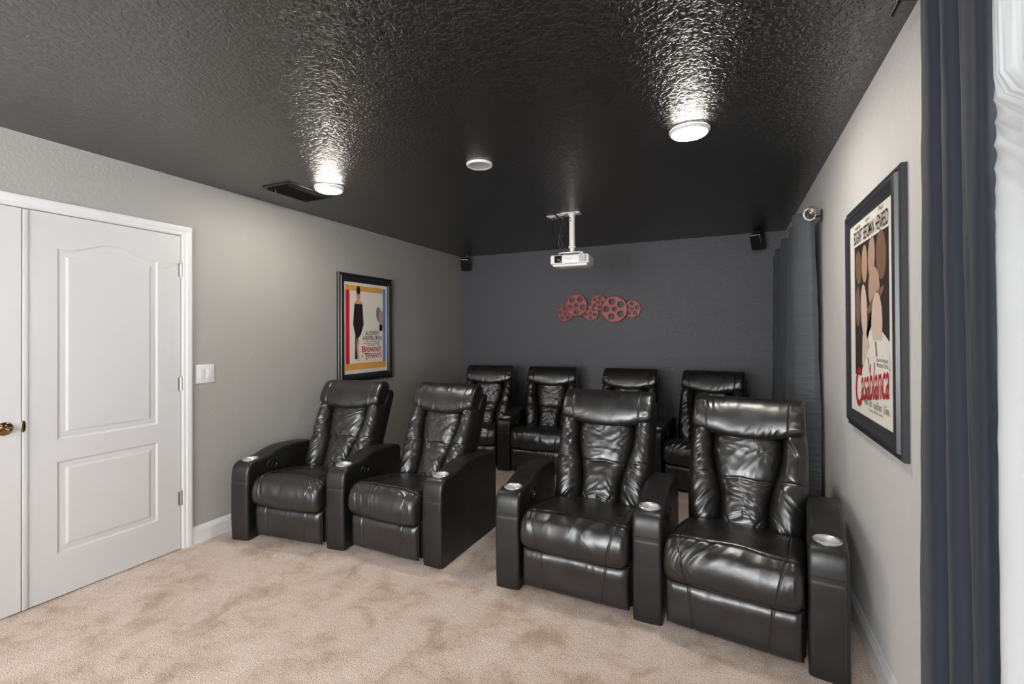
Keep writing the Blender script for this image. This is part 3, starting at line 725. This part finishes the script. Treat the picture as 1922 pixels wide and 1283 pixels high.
# secondary small shape at the right
pp([(.73, .27), (.80, .25), (.84, .30), (.83, .42), (.77, .43), (.72, .36)], 6, .0005)
pp([(.79, .31), (.87, .30), (.90, .34), (.885, .46), (.79, .46)], 7, .0008)
pp([(.80, .46), (.88, .46), (.87, .53), (.845, .53), (.84, .48), (.82, .53), (.795, .53)], 4, .0009)
ps = link('poster', finish(bm), [P[k] for k in names], f1)
tx = lambda b, x0, x1, z0, z1, m, **k: add_text(b, ux(x0), ux(x1), uz(z1), uz(z0)-uz(z1), Y0+.0012, m, ps, **k)
tx('AUDREY', .46, .80, .533, .580, P['black'], off=.008); tx('HEPBURN', .42, .845, .588, .636, P['black'], off=.008)
bm = bmesh.new()     # the small credit lines are too fine to read: plain dashes
for (z_, spans) in ((.652, ((.48, .53), (.56, .60), (.64, .70), (.74, .80))), (.671, ((.43, .49), (.51, .60), (.63, .66), (.68, .80))), (.690, ((.50, .55), (.57, .70), (.74, .80)))):
    for a, b in spans: rect(bm, ux(a), ux(b), uz(z_+.005), uz(z_-.003), Y0+.0006, 0)
link('credit_lines', finish(bm), P['grey'], ps)
tx('B', .39, .475, .702, .768, P['dred'], off=.02); tx('REAKFAST', .48, .85, .712, .766, P['dred'], off=.02)
tx('AT', .39, .44, .795, .820, P['dred']); tx('T', .45, .54, .778, .856, P['dred'], off=.02); tx("IFFANY'S", .53, .85, .780, .836, P['dred'], off=.02)

# --- right poster
W2, H2 = 0.787, 1.010
f2 = empty('framed_poster', (XR-.001, 2.3785, 0.960), R(-90), label='black framed poster with red script title on the light grey right wall', cat='framed poster')
prof2 = [(0, 0), (0, .016), (.004, .020), (.014, .021), (.018, .017), (.022, .018), (.026, .030), (.040, .034), (.048, .033), (.054, .029), (.062, .028), (.070, .025), (.084, .023), (.084, 0)]
mitred(prof2, W2, H2, M_FRAME2, f2)
pw, ph = W2-.162, H2-.162; ox, oz = -pw/2, .081
bm = bmesh.new(); Y0 = .0205
box(bm, ox-.002, ox+pw+.002, -Y0+.0002, -.003, oz-.002, oz+ph+.002)
rect(bm, ox, ox+pw, oz, oz+ph, Y0, 0)
names = ['cream2', 'dark', 'brown', 'tan', 'pale', 'black']
# plain generic stand-in for the painted portraits: warm ovals on a dark ground
pp([(.13, .125), (.93, .125), (.93, .62), (.62, .52), (.40, .62), (.32, .74), (.28, .80), (.13, .80)], 1, .0004)
for k_, (a, b, rx, rz, c, q) in enumerate(((.24, .24, .050, .075, 2, .2), (.40, .235, .045, .08, 3, 0), (.57, .22, .050, .085, 3, -.1), (.78, .23, .065, .095, 2, .1),
                             (.22, .44, .04, .09, 2, 0), (.38, .47, .050, .115, 4, .1), (.62, .37, .080, .085, 3, .1), (.64, .43, .13, .022, 2, .35), (.68, .53, .075, .115, 4, 0))):
    poly(bm, ell(ux(a), uz(b), rx, rz, 24, q), Y0+.0006+.00008*k_, c)
pp([(.34, .59), (.42, .57), (.50, .64), (.42, .76), (.32, .74)], 4, .0014)
pp([(.48, .66), (.60, .615), (.80, .615), (.93, .66), (.93, .80), (.34, .86), (.38, .74)], 0, .0016)
pp([(.64, .62), (.67, .62), (.69, .69), (.66, .69)], 2, .0018)
pp([(.46, .70), (.48, .70), (.53, .77), (.51, .77)], 2, .0018)
ps = link('poster', finish(bm), [P[k] for k in names], f2)
tx = lambda b, x0, x1, z0, z1, m, **k: add_text(b, ux(x0), ux(x1), uz(z1), uz(z0)-uz(z1), Y0+.0024, m, ps, **k)
tx('Humphrey', .16, .31, .018, .036, P['black'], shear=.3); tx('Ingrid', .44, .54, .015, .033, P['black'], shear=.3); tx('Paul', .74, .84, .012, .032, P['black'], shear=.3)
tx('BOGART', .13, .355, .046, .112, P['black'], off=.01); tx('BERGMAN', .39, .64, .046, .112, P['black'], off=.01); tx('HENREID', .68, .93, .046, .112, P['black'], off=.01)
tx('A', .79, .80, .680, .688, P['black']); tx('HAL B. WALLIS', .68, .91, .696, .712, P['black']); tx('PRODUCTION', .68, .91, .720, .736, P['black'])
tx('C', .14, .31, .765, .965, P['dred'], shear=.10, off=.010, rot=R(6))
tx('asablanca', .29, .92, .755, .925, P['dred'], shear=.25, off=.008, rot=R(8)); tx("'", .935, .945, .735, .755, P['dred'])
for b_, x0, x1 in (('Claude', .38, .43), ('Conrad', .49, .55), ('Sydney', .65, .71), ('Peter', .82, .88)): tx(b_, x0, x1, .898, .906, P['black'], shear=.2)
for b_, x0, x1 in (('RAINS', .38, .46), ('VEIDT', .49, .565), ('GREENSTREET', .595, .775), ('LORRE', .81, .92)): tx(b_, x0, x1, .912, .936, P['black'])
tx('Directed by MICHAEL CURTIZ', .48, .80, .946, .957, P['black'])

# ------------------------------------------------------------------ film reel wall art
art = empty('film_reel_wall_art', (-1.41, YB-.002, 1.55), label='red metal wall art of six joined film reels on the charcoal back wall', cat='wall art')
def reel(cx, cz, r_, dy, a0):
    bm = bmesh.new(); n = 60
    rr = r_
    outer = []; th = .008
    for i in range(n):
        a = 2*PI*i/n; outer.append((rr*math.cos(a), rr*math.sin(a)))
    holes = [[(0+.155*rr*math.cos(2*PI*i/14), .155*rr*math.sin(2*PI*i/14)) for i in range(14)]]
    for k in range(5):
        a = a0+2*PI*k/5; hx, hz = .60*rr*math.cos(a), .60*rr*math.sin(a)
        holes.append([(hx+.245*rr*math.cos(2*PI*i/18), hz+.245*rr*math.sin(2*PI*i/18)) for i in range(18)])
    es = []; loops = []
    for pts in [outer]+holes:
        vs = [bm.verts.new((cx+a, -dy-th, cz+b)) for a, b in pts]; loops.append(vs)
        es += [bm.edges.new((vs[i], vs[(i+1) % len(vs)])) for i in range(len(vs))]
    bmesh.ops.triangle_fill(bm, use_beauty=True, edges=es)
    for vs in loops:
        bk_ = [bm.verts.new((v_.co.x, -dy, v_.co.z)) for v_ in vs]
        for i in range(len(vs)): bm.faces.new((vs[i], vs[(i+1) % len(vs)], bk_[(i+1) % len(vs)], bk_[i]))
    # raised rim and beaded edge
    tube(bm, [(cx+.985*rr*math.cos(a), -dy-th, cz+.985*rr*math.sin(a)) for a in np.linspace(0, 2*PI, 48, endpoint=False)], .0035, 6, closed=True)
    nb = 44
    for i in range(nb):
        a = 2*PI*i/nb; box(bm, -.0022, .0022, -dy-th-.004, -dy-th, -.0045, .0045, rot=Matrix.Translation((cx+.925*rr*math.cos(a), 0, cz+.925*rr*math.sin(a))) @ Matrix.Rotation(-a+PI/2, 4, 'Y'), mi=0)
    tube(bm, [(cx+.20*rr*math.cos(a), -dy-th, cz+.20*rr*math.sin(a)) for a in np.linspace(0, 2*PI, 20, endpoint=False)], .0025, 6, closed=True)
    for hs in holes[1:]: tube(bm, [(cx+a, -dy-th, cz+b) for a, b in hs], .0013, 5, closed=True)
    return link('reel', finish(bm), M_RED, art)
ZR = 1.55
for (X_, Z_, r_, dy, a0) in ((-1.800, 1.645, .099, .004, .3), (-1.655, 1.742, .136, .018, .95), (-1.482, 1.645, .094, .004, .9), (-1.383, 1.766, .092, .012, 1.2), (-1.196, 1.683, .154, .026, .6), (-.995, 1.682, .100, .006, .3)):
    reel(X_+1.41, Z_-ZR, r_, dy, a0)

# ------------------------------------------------------------------ projector
PX, PY = -1.215, 3.93
pj = empty('projector', (PX, PY, 1.97), R(4), label='white projector hanging from the ceiling on a white pole', cat='projector')
bm = bmesh.new()
box(bm, -.165, .165, -.115, .125, 0.018, .098, bev=.014, seg=4)
box(bm, -.150, .150, -.100, .110, 0.0, .03, bev=.012, seg=3)
link('body', finish(bm, True, R(35)), M_PROJ, pj)
bm = bmesh.new()
box(bm, -.128, -.062, -.1185, -.112, .030, .090, bev=.003); lathe(bm, [(.027, 0), (.029, .006), (.024, .009), (.022, .002)], 28, Matrix.Translation((-.095, -.117, .060)) @ Matrix.Rotation(PI/2, 4, 'X'))
le = link('lens', finish(bm, True, R(40)), M_BLK, pj)
bm = bmesh.new(); lathe(bm, [(0, .006), (.012, .005), (.0215, 0)], 24, Matrix.Translation((-.095, -.119, .060)) @ Matrix.Rotation(PI/2, 4, 'X')); link('lens_glass', finish(bm, True), M_LENS, le)
bm = bmesh.new()
for k in range(7): box(bm, .088+k*.0095, .0925+k*.0095, -.1158, -.112, .030, .088)
link('front_vent', finish(bm), M_BLK, pj, ).__setitem__('label', 'dark vent slots')
bm = bmesh.new()
for k in range(9): box(bm, .162, .1658, -.06+k*.016, -.053+k*.016, .036, .070)
link('side_vent', finish(bm), M_COVER2, pj)
boxobj('maker_mark', (-.025, .020, -.1157, -.1145, .058, .064), M_COVER2, pj)
boxobj('status_light', (-.052, -.046, -.1162, -.1145, .022, .028), M_LED, pj)
bm = bmesh.new()      # spider mount on top
for a in (R(35), R(145), R(215), R(325)):
    c_, s_ = math.cos(a), math.sin(a)
    tube(bm, [(0.02*c_, .02*s_, .128), (.08*c_, .07*s_, .126), (.125*c_, .10*s_, .118), (.13*c_, .105*s_, .097)], .007, 8)
box(bm, -.055, .055, -.05, .05, .120, .130, bev=.004)
link('spider_mount', finish(bm, True, R(40)), M_PROJ, pj)
bm = bmesh.new()
lathe(bm, [(0, .128), (.021, .128), (.021, .165), (.030, .168), (.032, .172), (.032, .184), (.025, .188), (.0245, .445), (.027, .448), (.032, .452), (.032, .469), (0, .469)], 28)
link('pole', finish(bm, True, R(35)), M_PROJ, pj)
bm = bmesh.new()
box(bm, -.085, .075, -.055, .055, .462, .4695, bev=.003); box(bm, -.062, -.052, -.052, -.044, .455, .463); box(bm, .05, .058, -.052, -.044, .455, .463)
link('ceiling_plate', finish(bm, True, R(40)), M_PROJ, pj)
bm = bmesh.new(); lathe(bm, [(0, 0), (.006, 0), (.006, .004), (0, .004)], 12, Matrix.Translation((-.008, -.0245, .425)) @ Matrix.Rotation(PI/2, 4, 'X')); lathe(bm, [(0, 0), (.005, 0), (.005, .004), (0, .004)], 12, Matrix.Translation((-.008, -.0245, .40)) @ Matrix.Rotation(PI/2, 4, 'X'))
link('screw', finish(bm), M_BLK, pj)
for i, (x_, y_, lab) in enumerate(((-1.412, 3.985, 'white outlet plate on the ceiling left of the projector pole, farther from pole'), (-1.312, 3.960, 'white outlet plate on the ceiling right beside the projector mount'))):
    o = empty('outlet_plate', (x_, y_, H), R(4), label=lab, cat='outlet plate')
    bm = bmesh.new(); box(bm, -.038, .038, -.058, .058, -.006, -.0002, bev=.002); link('plate', finish(bm, True, R(40)), M_PROJ, o)
    bm = bmesh.new(); box(bm, -.014, .014, -.022, .022, -.009, -.005, bev=.001); link('socket', finish(bm, True, R(40)), M_COVER, o)
    bm = bmesh.new(); box(bm, -.009, .009, -.012, .012, -.032, -.008, bev=.003); link('plug', finish(bm, True, R(40)), M_BLK, o)
def cable(pts, r_, label):
    bm = bmesh.new(); tube(bm, [tuple(p) for p in catmull(pts, 10)], r_, 8)
    tag(link('cable', finish(bm, True), M_BLK), label=label, cat='cable')
cable([(-1.412, 3.985, 2.41), (-1.410, 3.975, 2.36), (-1.395, 3.965, 2.30), (-1.345, 3.96, 2.255), (-1.300, 3.96, 2.265), (-1.285, 3.965, 2.32), (-1.295, 3.965, 2.37), (-1.303, 3.962, 2.412)], .0035, 'black cable looping between the two ceiling outlet plates')
cable([(-1.318, 3.955, 2.41), (-1.322, 3.95, 2.34), (-1.338, 3.95, 2.25), (-1.345, 3.955, 2.19), (-1.325, 3.97, 2.12), (-1.315, 4.0, 2.07), (-1.310, 4.03, 2.0655)], .0038, 'left black cable hanging down to the projector')
cable([(-1.308, 3.960, 2.41), (-1.312, 3.96, 2.34), (-1.322, 3.96, 2.27), (-1.318, 3.96, 2.20), (-1.290, 3.98, 2.13), (-1.262, 4.01, 2.08), (-1.25, 4.03, 2.0655)], .0035, 'right black cable hanging down to the projector')

# ------------------------------------------------------------------ ceiling fittings
def downlight(x, y, label, group=None):
    o = empty('ceiling_light', (x, y, H), label=label, cat='ceiling light', group=group)
    bm = bmesh.new(); lathe(bm, [(.098, -.0003), (.100, -.006), (.096, -.015), (.088, -.018), (.084, -.014)], 48); link('trim_ring', finish(bm, True, R(50)), M_COVER, o)
    bm = bmesh.new(); lathe(bm, [(.086, -.014), (.083, -.022), (.070, -.027), (.04, -.030), (0, -.031)], 40); link('diffuser', finish(bm, True), M_LAMP, o)
    return o
downlight(-2.560, 2.505, 'lit round ceiling light beside the black vent, above the left sofa')
downlight(-.170, 2.585, 'large lit round ceiling light above the nearest sofa')
downlight(-2.56, -.55, 'added round ceiling light, unseen behind the camera on the left', None)  # this lamp and the next are unseen, added for general fill
downlight(-.25, -.55, 'added round ceiling light, unseen behind the camera on the right', None)
o = empty('ceiling_cover', (-1.372, 2.545, H), label='unlit round white cover plate on the ceiling between the two lights', cat='ceiling cover')
bm = bmesh.new(); lathe(bm, [(.062, -.011), (.066, -.013), (.074, -.015), (.079, -.011), (.080, -.0003)], 48); link('rim', finish(bm, True, R(60)), M_COVER, o)
bm = bmesh.new(); lathe(bm, [(0, -.009), (.055, -.009), (.062, -.011)], 48); link('face', finish(bm, True), M_COVER2, o)
# vent
vt = empty('air_vent', (-2.825, 2.475, H), label='black metal air vent in the ceiling beside the left light', cat='vent')
vw, vl = .125, .185
for s in (-1, 1):
    bm = bmesh.new(); box(bm, s*vw-.012, s*vw+.012, -vl, vl, -.008, -.0005, bev=.002); link('vent_frame', finish(bm, True, R(40)), M_BLK, vt)
    bm = bmesh.new(); box(bm, -vw, vw, s*vl-.012, s*vl+.012, -.008, -.0005, bev=.002); link('vent_frame', finish(bm, True, R(40)), M_BLK, vt)
boxobj('duct_backing', (-vw+.012, vw-.012, -vl+.012, vl-.012, -.0022, -.0006), M_MATB, vt)
bmv = bmesh.new()
for i in range(5):
    a = PI*i/8
vs = box(bmv, -.012, .012, -vl+.014, vl-.014, -.001, .001); MEV = finish(bmv); MEV.materials.append(M_BLK)
for k in range(9):
    s_ = bpy.data.objects.new('louver', MEV); COL.objects.link(s_); s_.parent = vt; s_.location = (-vw+.024+k*(2*vw-.048)/8, 0, -.012); s_.rotation_euler = (0, R(-42), 0)
bm = bmesh.new(); box(bm, -.003, .003, -vl+.03, -vl+.036, -.040, -.006); bmesh.ops.create_uvsphere(bm, u_segments=10, v_segments=8, radius=.006, matrix=Matrix.Translation((0, -vl+.033, -.042)))
link('damper_lever', finish(bm), M_BLK, vt, loc=(-.05, 0, 0))

# light switch
sw = empty('light_switch', (XL, 2.083, 1.075), R(90), label='white double rocker light switch on the grey wall beside the door', cat='light switch')
bm = bmesh.new(); box(bm, -.063, .063, -.007, -.0003, 0, .128, bev=.003); link('switch_plate', finish(bm, True, R(40)), M_WHITE, sw)
for s in (-1, 1):
    bm = bmesh.new(); box(bm, s*.023-.0165, s*.023+.0165, -.010, -.005, .031, .097, bev=.0015, rot=Matrix.Translation((0, -.0005, .064)) @ Matrix.Rotation(R(3), 4, 'X') @ Matrix.Translation((0, 0, -.064)))
    link('rocker', finish(bm, True, R(40)), M_WHITE, sw)

# corner speakers
def speaker(x, y, z, rz, label, s=1.0):
    o = empty('wall_speaker', (x, y, z), rz, label=label, cat='speaker')
    tilt = Matrix.Rotation(R(18), 4, 'X')
    bm = bmesh.new(); box(bm, -.055*s, .055*s, -.10*s, .0, -.165*s, 0, bev=.012, seg=3, rot=tilt); link('speaker_cabinet', finish(bm, True, R(40)), M_BLK, o)
    bm = bmesh.new(); box(bm, -.047*s, .047*s, -.106*s, -.098*s, -.155*s, -.022*s, bev=.004, rot=tilt); link('grille', finish(bm, True, R(40)), M_MATB, o)
    bm = bmesh.new(); box(bm, -.045*s, .045*s, -.1065*s, -.10*s, -.016*s, -.010*s, rot=tilt); link('trim_strip', finish(bm), M_COVER2, o).__setitem__('label', 'pale trim strip')
    bm = bmesh.new(); tube(bm, [(0, -.01, -.03), (0, .03, .0), (0, .055, .0)], .008, 8); box(bm, -.02, .02, .05, .058, -.03, .03); link('bracket', finish(bm, True, R(40)), M_BLK, o)
    return o
speaker(.300, 5.42, 2.425, R(-28), 'black satellite speaker high on the back wall beside the far curtain')
speaker(-3.135, 5.43, 2.415, R(14), 'small dark satellite speaker in the top left corner of the charcoal wall')
